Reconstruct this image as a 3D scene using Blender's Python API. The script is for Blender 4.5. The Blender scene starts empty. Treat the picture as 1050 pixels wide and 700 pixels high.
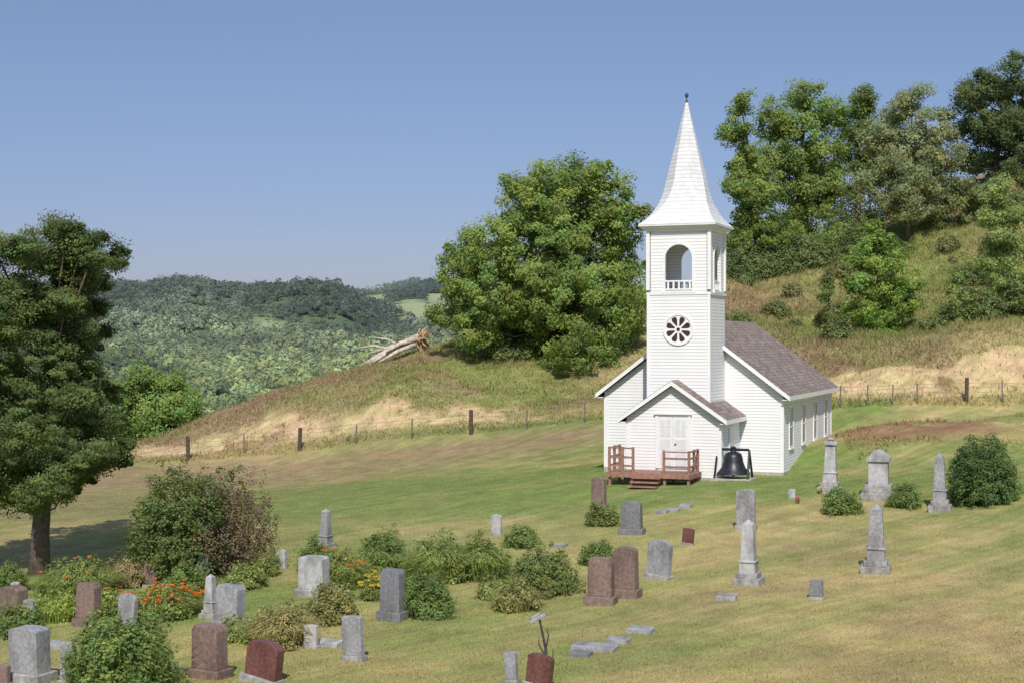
import bpy, math, random
import numpy as np
from mathutils import Vector, Matrix
random.seed(7); rng=np.random.default_rng(11)
S=bpy.context.scene
COL=S.collection
F=1500.0; CX=525.0; CY=350.0; EYE=5.6
# ---------------------------------------------------------------- helpers
def link(o,parent=None):
    COL.objects.link(o)
    if parent is not None: o.parent=parent
    return o
def empty(name,loc,rotz=0,label=None,cat=None,group=None,rot=None):
    o=bpy.data.objects.new(name,None); o.location=loc
    o.rotation_euler=rot if rot else (0,0,rotz); o.empty_display_size=.3
    link(o)
    if label:o["label"]=label
    if cat:o["category"]=cat
    if group:o["group"]=group
    return o
class MB:
    def __init__(s): s.v=[];s.f=[];s.m=[]
    def add(s,vs,fs,mi=0):
        o=len(s.v); s.v+= [tuple(p) for p in vs]; s.f+=[tuple(i+o for i in f) for f in fs]; s.m+=[mi]*len(fs)
    def box(s,x0,x1,y0,y1,z0,z1,mi=0,M=None):
        vs=[(x0,y0,z0),(x1,y0,z0),(x1,y1,z0),(x0,y1,z0),(x0,y0,z1),(x1,y0,z1),(x1,y1,z1),(x0,y1,z1)]
        if M is not None: vs=[tuple(M@Vector(p)) for p in vs]
        s.add(vs,[(0,3,2,1),(4,5,6,7),(0,1,5,4),(1,2,6,5),(2,3,7,6),(3,0,4,7)],mi)
        return s
    def prism(s,poly,y0,y1,mi=0,M=None):
        n=len(poly); vs=[(p[0],y0,p[1]) for p in poly]+[(p[0],y1,p[1]) for p in poly]
        if M is not None: vs=[tuple(M@Vector(p)) for p in vs]
        fs=[tuple(range(n)),tuple(range(2*n-1,n-1,-1))]
        for i in range(n):
            j=(i+1)%n; fs.append((j,i,i+n,j+n))
        s.add(vs,fs,mi)
    def rings(s,rs,mi=0,cap=True):
        n=len(rs[0]); vs=[p for r in rs for p in r]; fs=[]
        for k in range(len(rs)-1):
            for i in range(n):
                j=(i+1)%n; fs.append((k*n+i,k*n+j,(k+1)*n+j,(k+1)*n+i))
        if cap: fs.append(tuple(range(n-1,-1,-1))); fs.append(tuple((len(rs)-1)*n+i for i in range(n)))
        s.add(vs,fs,mi)
    def lathe(s,prof,n=24,mi=0,c=(0,0,0)):
        s.rings([[(c[0]+r*math.cos(2*math.pi*i/n),c[1]+r*math.sin(2*math.pi*i/n),c[2]+z) for i in range(n)] for r,z in prof],mi)
    def tube(s,path,rad,n=6,mi=0):
        rs=[]
        for k,p in enumerate(path):
            p=Vector(p); a=Vector(path[max(k-1,0)]); b=Vector(path[min(k+1,len(path)-1)])
            t=(b-a).normalized(); q=t.orthogonal() if abs(t.z)>.95 else t.cross(Vector((0,0,1)))
            q.normalize(); w=t.cross(q)
            r=rad[k] if hasattr(rad,'__len__') else rad
            rs.append([tuple(p+ (q*math.cos(2*math.pi*i/n)+w*math.sin(2*math.pi*i/n))*r) for i in range(n)])
        s.rings(rs,mi)
    def build(s,name,mats,parent=None,loc=(0,0,0),rot=(0,0,0),bevel=0,smooth=False):
        me=bpy.data.meshes.new(name); me.from_pydata(s.v,[],s.f)
        for m in (mats if isinstance(mats,(list,tuple)) else [mats]): me.materials.append(m)
        me.polygons.foreach_set("material_index",s.m)
        if smooth: me.polygons.foreach_set("use_smooth",[True]*len(s.f))
        me.update()
        o=bpy.data.objects.new(name,me); o.location=loc;o.rotation_euler=rot; link(o,parent)
        if bevel:
            b=o.modifiers.new("bevel",'BEVEL'); b.width=bevel;b.segments=2;b.limit_method='ANGLE'
        return o
def fast_mesh(name,V,nper,mats,parent=None,col=None,mi=None):
    N=V.shape[0]; me=bpy.data.meshes.new(name)
    me.vertices.add(N*nper); me.vertices.foreach_set("co",V.reshape(-1).astype(np.float32))
    me.loops.add(N*nper); me.loops.foreach_set("vertex_index",np.arange(N*nper,dtype=np.int32))
    me.polygons.add(N); me.polygons.foreach_set("loop_start",(np.arange(N)*nper).astype(np.int32))
    me.polygons.foreach_set("loop_total",np.full(N,nper,dtype=np.int32))
    for m in (mats if isinstance(mats,(list,tuple)) else [mats]): me.materials.append(m)
    me.update(calc_edges=True)
    if col is not None:
        a=me.color_attributes.new("tint",'FLOAT_COLOR','POINT')
        c=np.ones((N,nper,4),dtype=np.float32); c[:,:,:3]=col[:,None,:]
        a.data.foreach_set("color",c.reshape(-1))
    o=bpy.data.objects.new(name,me); link(o,parent); return o
# ---------------------------------------------------------------- noise
def _h(i,j,s):
    n=(i*374761393+j*668265263+s*1442695041)&0xffffffff
    n=((n^(n>>13))*1274126177)&0xffffffff
    return ((n^(n>>16))&0xffff)/65535.0
def vn(x,y,s=0):
    x=np.asarray(x,float);y=np.asarray(y,float)
    i=np.floor(x).astype(np.int64);j=np.floor(y).astype(np.int64);u=x-i;v=y-j
    u=u*u*(3-2*u);v=v*v*(3-2*v)
    return (_h(i,j,s)*(1-u)+_h(i+1,j,s)*u)*(1-v)+(_h(i,j+1,s)*(1-u)+_h(i+1,j+1,s)*u)*v
def fbm(x,y,s=0,o=4):
    t=0;a=.5;w=0
    for k in range(o):
        t=t+a*vn(x,y,s+k*17);w+=a;a*=.5;x=x*2.03;y=y*2.03
    return t/w
def ss(a,b,x):
    t=np.clip((x-a)/(b-a),0,1);return t*t*(3-2*t)
# ---------------------------------------------------------------- terrain
survey=[(0,700,30),(262,700,29.5),(525,700,29),(800,700,28),(1050,700,27),
(0,600,42),(42,590,44),(262,600,40.5),(525,600,40),(768,597,38.5),(897,585,40),(1050,590,38.5),
(0,480,78),(190,470,80),(307,460,80),(422,449,79.5),(483,444,79.5),(560,436,79.5),(620,430,79.5),(740,421,80),(860,415,80),(950,412,80),(1050,412,80),
(300,530,56),(140,530,56),(0,530,57),(450,510,58),(620,486,61),(650,504,55.5),(803,487,60),(858,466,71),(764,492,57),
(850,503,53),(964,522,49),(1040,505,50),(950,472,60),(1050,452,62),(960,432,66),(1050,426,68),(880,440,67),
(200,446,84.8),(300,426,84),(400,407,84),(480,406,85),(600,404,86),
(170,452,94),(250,414,94),(330,391,96),(400,371,98),(440,356,98),(500,343,98),(570,337,100),(650,331,100),
(880,390,83.2),(1000,371,83.6),(1050,360,83.6),(760,385,87),
(760,330,97),(760,290,110),(850,335,97),(850,268,115),(950,325,97),(950,228,118),(1050,300,97),(1050,192,120),(1050,170,140),(850,255,140)]
P=[((a-CX)/F*d,d,EYE-(b-CY)/F*d) for a,b,d in survey]
P+=[(0,0,3.9),(-20,5,2.0),(22,5,4),(0,15,.9),(-25,18,-.6),(25,18,.6),(-45,40,-2.2),(45,45,1.5),(50,70,4),(60,90,11),(75,110,20),(60,135,21),
(-50,70,-2.5),(-45,90,-4),(-30,105,-5),(-24,112,-6),(-14,116,-3),(-6,118,1),(3,122,4),(-20,130,-11),(0,140,-4),(20,140,8),(-50,130,-13)]
P=np.array(P)
def tps_fit(P,lam=.4):
    n=len(P);d=np.hypot(P[:,None,0]-P[None,:,0],P[:,None,1]-P[None,:,1])
    K=np.where(d>0,d*d*np.log(np.maximum(d,1e-9)),0)+lam*np.eye(n)
    A=np.zeros((n+3,n+3));A[:n,:n]=K;Q=np.c_[np.ones(n),P[:,:2]];A[:n,n:]=Q;A[n:,:n]=Q.T
    return np.linalg.solve(A,np.r_[P[:,2],0,0,0])
W=tps_fit(P)
def tps(x,y):
    sh=x.shape;x=x.ravel();y=y.ravel();out=np.empty_like(x)
    for k in range(0,len(x),20000):
        a=x[k:k+20000];b=y[k:k+20000]
        d2=(a[:,None]-P[None,:,0])**2+(b[:,None]-P[None,:,1])**2
        out[k:k+20000]=(.5*d2*np.log(np.maximum(d2,1e-12)))@W[:-3]+W[-3]+W[-2]*a+W[-1]*b
    return out.reshape(sh)
def farh(x,y):
    r=x/np.maximum(y,60)
    crest=36+8*(fbm(r*11+3,r*0+.3,5,3)-.5)*2-6*ss(-.17,-.12,r)+6*ss(-.10,-.06,r)
    t=np.clip((y-300)/600,0,1);rise=t**1.3
    rise=np.where(y>900,1,rise)
    z=-15+(crest+15)*rise + 24*(fbm(x/150,y/150,21,3)-.5)*ss(180,400,y)*(1-.8*ss(650,880,y))
    z=z+19*np.exp(-((y-460-x*.9)/55)**2)*(.2+1.1*fbm(x/70,y/200,9,2))
    z=z+16*np.exp(-((y-650+x*.5)/45)**2)*(.1+1.2*fbm(x/80+5,y/200,19,2))*(1-ss(-.12,-.09,r))
    z=z-30*ss(960,2200,y)
    return np.where(y<0,np.clip(-y*.05,0,10),z)
def H(x,y):
    x=np.asarray(x,float);y=np.asarray(y,float)
    dx=np.maximum(np.maximum(-58-x,x-72),0);dy=np.maximum(np.maximum(-15-y,y-138),0)
    w=1-ss(0,60,np.hypot(dx,dy))
    xc=np.clip(x,-120,140);yc=np.clip(y,-80,210)
    n=np.clip(tps(xc,yc),-22,34)
    z=n*w+farh(x,y)*(1-w)
    rough=ss(80,86,y)*(.85+.7*ss(8,14,x))+.10
    bank=ss(14,17,x)*ss(62,65,y)*(1-ss(70,76,y))*.9
    z=z+(fbm(x/3.1,y/3.1,40,3)-.5)*(rough+bank)*(w) 
    return z
def gz(x,y): return float(H(np.array([x]),np.array([y]))[0])
def gp(px,py,lo=22,hi=130):
    D=np.arange(lo,hi,.04);X=(px-CX)/F*D
    g=H(X,D);r=EYE-(py-CY)/F*D
    k=np.argmax(g>=r)
    if g[k]<r[k]: k=len(D)-1
    return float(X[k]),float(D[k]),float(g[k])
def at(px,D):
    x=(px-CX)/F*D; return (x,D,gz(x,D))
def gmask(x,y,cx,cy,rx,ry,p=2): return np.exp(-(np.abs((x-cx)/rx)**p+np.abs((y-cy)/ry)**p))
def meadow(x,y):
    r=x/np.maximum(y,60);n=fbm(x/30,y/45,55,3)
    a=1.9*np.exp(-(((r+.062+.00010*(y-830))/.040)**2+((y-815)/135)**2)**1.6)*ss(.32,.46,n)
    return np.clip(a+1.2*np.exp(-(((r+.165)/.018)**2+((y-640)/25)**2))+.9*np.exp(-(((r+.13)/.02)**2+((y-800)/30)**2)),0,1)
def gcol(x,y):
    straw=np.array([.43,.34,.165]);green=np.array([.205,.245,.08]);brown=np.array([.31,.22,.135])
    olive=np.array([.225,.235,.085]);sand=np.array([.58,.42,.25]);dirt=np.array([.46,.33,.23]);forest=np.array([.10,.14,.09])
    n1=fbm(x/8,y/8,1,4);n2=fbm(x/2.2,y/2.2,2,3);n3=fbm(x/18,y/18,3,2)
    g=.53+1.8*(n1-.5)+.8*(n2-.5)
    g=g+.55*gmask(x,y,-3,64,13,5)+.45*gmask(x,y,-10,37,12,9)+.30*gmask(x,y,8,53,8,5)-.33*gmask(x,y,13,34,11,9)-.2*gmask(x,y,-14,54,8,4)
    u=.65*x-.76*y+1.5*vn(x/12,y/12,8)
    st=np.sin(u*2*np.pi/1.9)+.7*np.sin(u*2*np.pi/5.3+1)
    g=g+(.10+.12*ss(-4,8,x))*st*(.4+.9*n3)
    g=np.clip(g,0,1)[...,None]
    c=straw*(1-g)+green*g
    b=np.clip(gmask(x,y,-27,64,13,12)*.95+gmask(x,y,-15,75.5,14,3.6)*1.2*(.35+n2)+gmask(x,y,2,76.6,12,1.8)*.8+.25*gmask(x,y,-30,48,12,8)+.5*gmask(x,y,15,29.5,5,4)*n2+.4*ss(.6,.75,n2)*ss(0,6,x)*(1-ss(44,50,y)),0,.85)[...,None]
    c=c*(1-b)+brown*b
    b=np.clip(gmask(x,y,18.3,67.5,3.6,4.2,4)*1.4*ss(.15,.4,n2),0,.97)[...,None]
    bk=np.array([.30,.17,.11])*(1-ss(.5,.65,n1))[...,None]+np.array([.21,.19,.08])*ss(.5,.65,n1)[...,None]
    c=c*(1-b)+bk*b
    t=np.clip(ss(21,26,x)*np.exp(-((y-73-.05*x)/2.2)**2)*1.1,0,1)[...,None]
    c=c*(1-t)+dirt*t
    w=ss(79.5,81.5,y+1.2*(n2-.5))[...,None]
    gg=np.clip(.66+2.2*(n1-.5)+1.4*(n2-.5)-.22*ss(8,16,x),0,1)[...,None]
    dry=np.array([.39,.32,.165])*(1-ss(.42,.55,n3))[...,None]+np.array([.31,.225,.14])*ss(.42,.55,n3)[...,None]
    hill=dry*(1-gg)+olive*gg
    s1=ss(-24,-20,x)*(1-ss(-2,3,x))*1.0+ss(16,19,x)*1.0+.5*ss(-2,3,x)*(1-ss(6,9,x))
    top=84.3+1.8*(n3-.5)+3.5*(n2-.5)+.6*ss(10,20,x)
    s=s1*ss(79.9,81.2,y)*(1-ss(top-1.2,top+.3,y))
    s=np.clip(s*np.clip(.55+2.6*(n2-.33)+.4*ss(10,18,x),0,1)*np.clip(.5+1.5*vn(x*1.4,y*1.4,52),0,1),0,1)[...,None]
    hill=hill*(1-s)+sand*s*(.74+.4*vn(x*3,y*3,12))[...,None]
    c=c*(1-w)+hill*w
    f=ss(125,170,y)[...,None]
    mead=meadow(x,y)[...,None]
    mc=(.7+.6*fbm(x/14,y/30,88,3))[...,None]*np.array([.30,.33,.20])
    fc=forest*(1-mead)+mc*mead
    c=c*(1-f)+fc*f
    return c
# ---------------------------------------------------------------- materials
def newmat(name):
    m=bpy.data.materials.new(name);m.use_nodes=True;nt=m.node_tree
    return m,nt,nt.nodes["Principled BSDF"]
def nd(nt,t,**k):
    n=nt.nodes.new(t)
    for a,b in k.items(): setattr(n,a,b)
    return n
def solid(name,c,rough=.6,scale=6,var=.25,bump=.15,metal=0,c2=None,detail=5,spec=.3,stain=0):
    m,nt,p=newmat(name);L=nt.links
    tc=nd(nt,'ShaderNodeTexCoord');no=nd(nt,'ShaderNodeTexNoise');no.inputs['Scale'].default_value=scale;no.inputs['Detail'].default_value=detail
    L.new(tc.outputs['Object'],no.inputs['Vector'])
    r=nd(nt,'ShaderNodeValToRGB');a=c2 or tuple(x*(1-var) for x in c);b=c if c2 else tuple(min(1,x*(1+var)) for x in c)
    r.color_ramp.elements[0].position=.3;r.color_ramp.elements[1].position=.7
    r.color_ramp.elements[0].color=(*a,1);r.color_ramp.elements[1].color=(*b,1)
    L.new(no.outputs['Fac'],r.inputs['Fac']);last=r.outputs['Color']
    if stain:
        g=nd(nt,'ShaderNodeNewGeometry');n3=nd(nt,'ShaderNodeTexNoise');n3.inputs['Scale'].default_value=2.3;n3.inputs['Detail'].default_value=7
        mp=nd(nt,'ShaderNodeMapping');mp.inputs['Scale'].default_value=(1,1,.45);L.new(g.outputs['Position'],mp.inputs[0]);L.new(mp.outputs[0],n3.inputs['Vector'])
        rr=nd(nt,'ShaderNodeMapRange');L.new(n3.outputs['Fac'],rr.inputs[0]);rr.inputs[1].default_value=.45;rr.inputs[2].default_value=.65;rr.inputs[4].default_value=stain
        mx=nd(nt,'ShaderNodeMix',data_type='RGBA',blend_type='MULTIPLY');L.new(rr.outputs[0],mx.inputs[0]);L.new(last,mx.inputs[6]);mx.inputs[7].default_value=(.42,.41,.38,1);last=mx.outputs[2]
    L.new(last,p.inputs['Base Color'])
    p.inputs['Roughness'].default_value=rough;p.inputs['Metallic'].default_value=metal;p.inputs['Specular IOR Level'].default_value=spec
    if bump:
        bu=nd(nt,'ShaderNodeBump');bu.inputs['Strength'].default_value=bump;bu.inputs['Distance'].default_value=.02
        n2=nd(nt,'ShaderNodeTexNoise');n2.inputs['Scale'].default_value=scale*6;n2.inputs['Detail'].default_value=4
        L.new(tc.outputs['Object'],n2.inputs['Vector']);L.new(n2.outputs['Fac'],bu.inputs['Height']);L.new(bu.outputs['Normal'],p.inputs['Normal'])
    return m
def lined(name,c,period,groove=.12,dark=.72,rough=.55,var=.06,scale=1.5,dist=.02,vert=0,c2=None,bs=.6):
    m,nt,p=newmat(name);L=nt.links
    tc=nd(nt,'ShaderNodeTexCoord');sx=nd(nt,'ShaderNodeSeparateXYZ');L.new(tc.outputs['Object'],sx.inputs[0])
    d=nd(nt,'ShaderNodeMath',operation='DIVIDE');L.new(sx.outputs['Z'],d.inputs[0]);d.inputs[1].default_value=period
    fr=nd(nt,'ShaderNodeMath',operation='FRACT');L.new(d.outputs[0],fr.inputs[0])
    lt=nd(nt,'ShaderNodeMath',operation='LESS_THAN');L.new(fr.outputs[0],lt.inputs[0]);lt.inputs[1].default_value=groove
    no=nd(nt,'ShaderNodeTexNoise');no.inputs['Scale'].default_value=scale;no.inputs['Detail'].default_value=6
    L.new(tc.outputs['Object'],no.inputs['Vector'])
    r=nd(nt,'ShaderNodeValToRGB');r.color_ramp.elements[0].position=.3;r.color_ramp.elements[1].position=.7
    r.color_ramp.elements[0].color=(*(c2 or tuple(x*(1-var) for x in c)),1);r.color_ramp.elements[1].color=(*c,1);L.new(no.outputs['Fac'],r.inputs['Fac'])
    last=r.outputs['Color']
    if vert:
        fl=nd(nt,'ShaderNodeMath',operation='FLOOR');L.new(d.outputs[0],fl.inputs[0])
        sm=nd(nt,'ShaderNodeMath',operation='ADD');L.new(sx.outputs['X'],sm.inputs[0]);L.new(sx.outputs['Y'],sm.inputs[1])
        mu=nd(nt,'ShaderNodeMath',operation='DIVIDE');L.new(sm.outputs[0],mu.inputs[0]);mu.inputs[1].default_value=vert
        of=nd(nt,'ShaderNodeMath',operation='MULTIPLY_ADD');L.new(fl.outputs[0],of.inputs[0]);of.inputs[1].default_value=.37;L.new(mu.outputs[0],of.inputs[2])
        f2=nd(nt,'ShaderNodeMath',operation='FLOOR');L.new(of.outputs[0],f2.inputs[0])
        cb=nd(nt,'ShaderNodeCombineXYZ');L.new(f2.outputs[0],cb.inputs[0]);L.new(fl.outputs[0],cb.inputs[1])
        wn=nd(nt,'ShaderNodeTexWhiteNoise',noise_dimensions='2D');L.new(cb.outputs[0],wn.inputs['Vector'])
        mp=nd(nt,'ShaderNodeMapRange');L.new(wn.outputs['Value'],mp.inputs[0]);mp.inputs[3].default_value=1-3*var;mp.inputs[4].default_value=1
        mm=nd(nt,'ShaderNodeMix',data_type='RGBA',blend_type='MULTIPLY');mm.inputs[0].default_value=1
        L.new(last,mm.inputs[6]);L.new(mp.outputs[0],mm.inputs[7]);last=mm.outputs[2]
    mx=nd(nt,'ShaderNodeMix',data_type='RGBA',blend_type='MULTIPLY');L.new(lt.outputs[0],mx.inputs[0]);L.new(last,mx.inputs[6]);mx.inputs[7].default_value=(dark,dark,dark*1.02,1)
    L.new(mx.outputs[2],p.inputs['Base Color']);p.inputs['Roughness'].default_value=rough;p.inputs['Specular IOR Level'].default_value=.25
    bu=nd(nt,'ShaderNodeBump');bu.inputs['Strength'].default_value=bs;bu.inputs['Distance'].default_value=dist;bu.invert=True
    L.new(fr.outputs[0],bu.inputs['Height']);L.new(bu.outputs['Normal'],p.inputs['Normal'])
    return m
def leafmat(name,c,trans=.3,haze_glow=0):
    m,nt,p=newmat(name);L=nt.links
    at_=nd(nt,'ShaderNodeAttribute',attribute_name='tint')
    mx=nd(nt,'ShaderNodeMix',data_type='RGBA',blend_type='MULTIPLY');mx.inputs[0].default_value=1
    mx.inputs[6].default_value=(*c,1);L.new(at_.outputs['Color'],mx.inputs[7])
    L.new(mx.outputs[2],p.inputs['Base Color']);p.inputs['Roughness'].default_value=.7;p.inputs['Specular IOR Level'].default_value=.15
    if haze_glow:
        p.inputs['Emission Color'].default_value=(.50,.64,.76,1);p.inputs['Emission Strength'].default_value=haze_glow  # constant bluish glow on the leaves stands in for airlight
    tr=nd(nt,'ShaderNodeBsdfTranslucent');g=nd(nt,'ShaderNodeMix',data_type='RGBA',blend_type='MULTIPLY');g.inputs[0].default_value=1
    L.new(mx.outputs[2],g.inputs[6]);g.inputs[7].default_value=(1.35,1.35,.8,1);L.new(g.outputs[2],tr.inputs['Color'])
    ms=nd(nt,'ShaderNodeMixShader');ms.inputs[0].default_value=trans
    L.new(p.outputs[0],ms.inputs[1]);L.new(tr.outputs[0],ms.inputs[2]);L.new(ms.outputs[0],nt.nodes['Material Output'].inputs[0])
    return m
WHITE=(.80,.80,.80)
M_clap=lined("white_clapboard",WHITE,.125,.17,.66,var=.05)
M_clapf=lined("white_tower_clapboard",WHITE,.13,.17,.66,var=.05)
M_spire=lined("white_shingle",(.76,.76,.77),.16,.15,.72,var=.045,vert=.18,bs=.4)
M_trim=solid("white_trim",(.80,.80,.80),.45,3,.04,0)
M_roof=lined("brown_asphalt_shingle",(.34,.28,.255),.12,.18,.7,rough=.9,var=.12,vert=.3,c2=(.25,.20,.18))
M_glass=solid("pale_window_glass",(.22,.24,.27),.2,2,.4,0,spec=.6)  # pale grey-blue base colour on the glass itself, no blind behind
M_rose=solid("dark_stained_glass",(.05,.028,.033),.25,6,.4,0,spec=.4)
M_found=solid("concrete_foundation",(.40,.37,.34),.85,5,.2,.3)
M_deck=solid("red_stained_deck",(.30,.165,.12),.7,7,.3,.2)
M_bell=solid("black_cast_iron",(.03,.033,.04),.38,8,.4,.15,metal=.4,spec=.5)
M_gran=[solid("grey_granite",(.33,.33,.35),.6,14,.25,.3,stain=.6),solid("light_grey_marble",(.54,.54,.55),.65,7,.22,.25,c2=(.36,.36,.37),stain=.8),
        solid("red_granite",(.17,.075,.068),.4,16,.35,.2,stain=.4),solid("brown_granite",(.23,.16,.14),.55,14,.3,.25,stain=.5),solid("dark_grey_granite",(.20,.205,.22),.5,14,.25,.25,stain=.4)]
M_gbase=solid("rough_granite_base",(.36,.35,.34),.85,9,.3,.6,stain=.6)
M_bark=solid("grey_brown_bark",(.14,.11,.085),.95,8,.4,.8)
M_dead=solid("weathered_dead_wood",(.52,.46,.38),.9,6,.35,.6)
M_root=solid("tan_root_wood",(.44,.31,.19),.95,8,.4,.8)
M_post=solid("dark_fence_wood",(.09,.065,.05),.9,10,.3,.4)
M_steel=solid("rusty_steel_post",(.20,.17,.15),.7,10,.3,.1,metal=.3)
M_wire=solid("galvanised_wire",(.30,.28,.26),.5,10,.2,0,metal=.6)
M_metal=solid("weathered_zinc",(.42,.43,.45),.45,10,.2,.1,metal=.6)
M_dmet=solid("dark_weathered_iron",(.08,.08,.085),.6,10,.3,.1,metal=.4)
M_far=leafmat("far_forest_leaves_haze_glow",(1,1,1),.1,haze_glow=.075)
M_leaf=leafmat("broadleaf_leaves",(1,1,1),.45)
M_grass=leafmat("grass_blades",(1,1,1),.3)
m,nt,p=newmat("ground_grass");L=nt.links
a=nd(nt,'ShaderNodeAttribute',attribute_name='tint');tc=nd(nt,'ShaderNodeTexCoord')
def noi(s,d=6,dis=0,vec=None):
    n=nd(nt,'ShaderNodeTexNoise');n.inputs['Scale'].default_value=s;n.inputs['Detail'].default_value=d;n.inputs['Distortion'].default_value=dis;L.new(vec or tc.outputs['Object'],n.inputs['Vector']);return n
def mr(src,lo,hi,a0=.3,a1=.7):
    r=nd(nt,'ShaderNodeMapRange');L.new(src,r.inputs[0]);r.inputs[1].default_value=a0;r.inputs[2].default_value=a1;r.inputs[3].default_value=lo;r.inputs[4].default_value=hi;return r.outputs[0]
def mul(a_,b_):
    q=nd(nt,'ShaderNodeMath',operation='MULTIPLY');L.new(a_,q.inputs[0]);L.new(b_,q.inputs[1]);return q.outputs[0]
mp=nd(nt,'ShaderNodeMapping',vector_type='TEXTURE');mp.inputs['Rotation'].default_value=(0,0,math.atan2(9.5,11));mp.inputs['Scale'].default_value=(6,.28,1);L.new(tc.outputs['Object'],mp.inputs[0])
streak=mr(noi(1.0,6,.4,mp.outputs[0]).outputs['Fac'],.85,1.15)
n3=noi(.5,4)
detail=mul(mul(mr(noi(1.3,8).outputs['Fac'],.80,1.20),mr(noi(24,6).outputs['Fac'],.70,1.30)),streak)
mx=nd(nt,'ShaderNodeMix',data_type='RGBA',blend_type='MULTIPLY');mx.inputs[0].default_value=1;L.new(a.outputs['Color'],mx.inputs[6]);L.new(detail,mx.inputs[7])
m2=nd(nt,'ShaderNodeMix',data_type='RGBA',blend_type='MULTIPLY')
rr=mr(n3.outputs['Fac'],0,.5,.42,.6);L.new(rr,m2.inputs[0]);L.new(mx.outputs[2],m2.inputs[6]);m2.inputs[7].default_value=(.76,.98,.68,1)
L.new(m2.outputs[2],p.inputs['Base Color']);p.inputs['Roughness'].default_value=.95;p.inputs['Specular IOR Level'].default_value=.1
bu=nd(nt,'ShaderNodeBump');bu.inputs['Strength'].default_value=.45;bu.inputs['Distance'].default_value=.04;L.new(detail,bu.inputs['Height']);L.new(bu.outputs['Normal'],p.inputs['Normal'])
M_ground=m
# ---------------------------------------------------------------- ground sheet
n=620;t=np.linspace(-1,1,n);gx=18.5*np.sinh(5.1*t);gx=4+gx
t2=np.linspace(-1.9/5.1*1.0,1,n);gy=52+28*np.sinh(5.35*t2)
X,Y=np.meshgrid(gx,gy);Z=H(X,Y)
me=bpy.data.meshes.new("ground");me.vertices.add(n*n);me.vertices.foreach_set("co",np.stack([X,Y,Z],-1).reshape(-1).astype(np.float32))
idx=np.arange(n*n).reshape(n,n);q=np.stack([idx[:-1,:-1],idx[:-1,1:],idx[1:,1:],idx[1:,:-1]],-1).reshape(-1,4)
me.loops.add(q.size);me.loops.foreach_set("vertex_index",q.reshape(-1).astype(np.int32));me.polygons.add(len(q))
me.polygons.foreach_set("loop_start",(np.arange(len(q))*4).astype(np.int32));me.polygons.foreach_set("loop_total",np.full(len(q),4,dtype=np.int32))
me.polygons.foreach_set("use_smooth",np.ones(len(q),dtype=bool))
me.materials.append(M_ground);me.update(calc_edges=True)
ca=me.color_attributes.new("tint",'FLOAT_COLOR','POINT');c=np.ones((n*n,4),dtype=np.float32);c[:,:3]=gcol(X,Y).reshape(-1,3);ca.data.foreach_set("color",c.reshape(-1))
o=bpy.data.objects.new("ground",me);link(o);o["kind"]="structure"
# ---------------------------------------------------------------- leaf clouds
def unit(n_):
    v=rng.normal(size=(n_,3));return v/np.linalg.norm(v,axis=1,keepdims=True)
def leaves(C,R,nper,size,base,cvar=.3,lvar=.25,flat=.75,up=.45,outc=None):
    k=len(C);idx=np.repeat(np.arange(k),nper);N=len(idx)
    d=unit(N);r=rng.random(N)**.5*1.12
    pos=C[idx]+d*(r*R[idx])[:,None]*np.array([1,1,flat])
    nr=.8*d+np.array([0,-.15,up])+.6*rng.normal(size=(N,3))
    if outc is not None:
        oc=C[idx]-outc;oc/=np.linalg.norm(oc,axis=1,keepdims=True)+1e-6;nr+=.9*oc
    nr/=np.linalg.norm(nr,axis=1,keepdims=True)
    t=np.cross(nr,unit(N));t/=np.linalg.norm(t,axis=1,keepdims=True)+1e-9;b=np.cross(nr,t)
    s=size*(.6+.8*rng.random(N))[:,None]
    V=np.stack([pos-t*s,pos-b*s*.55,pos+t*s,pos+b*s*.55],1)
    cb=1+cvar*(rng.random(k)*2-1);hue=rng.random(k)
    lum=cb[idx]*(1+lvar*(rng.random(N)*2-1))
    c=np.array(base)[None,:]*lum[:,None]
    hs=(hue[idx]-.5)[:,None]*np.array([.35,.08,-.1])[None,:]
    return V,np.clip(c*(1+hs),0,1)
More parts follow.
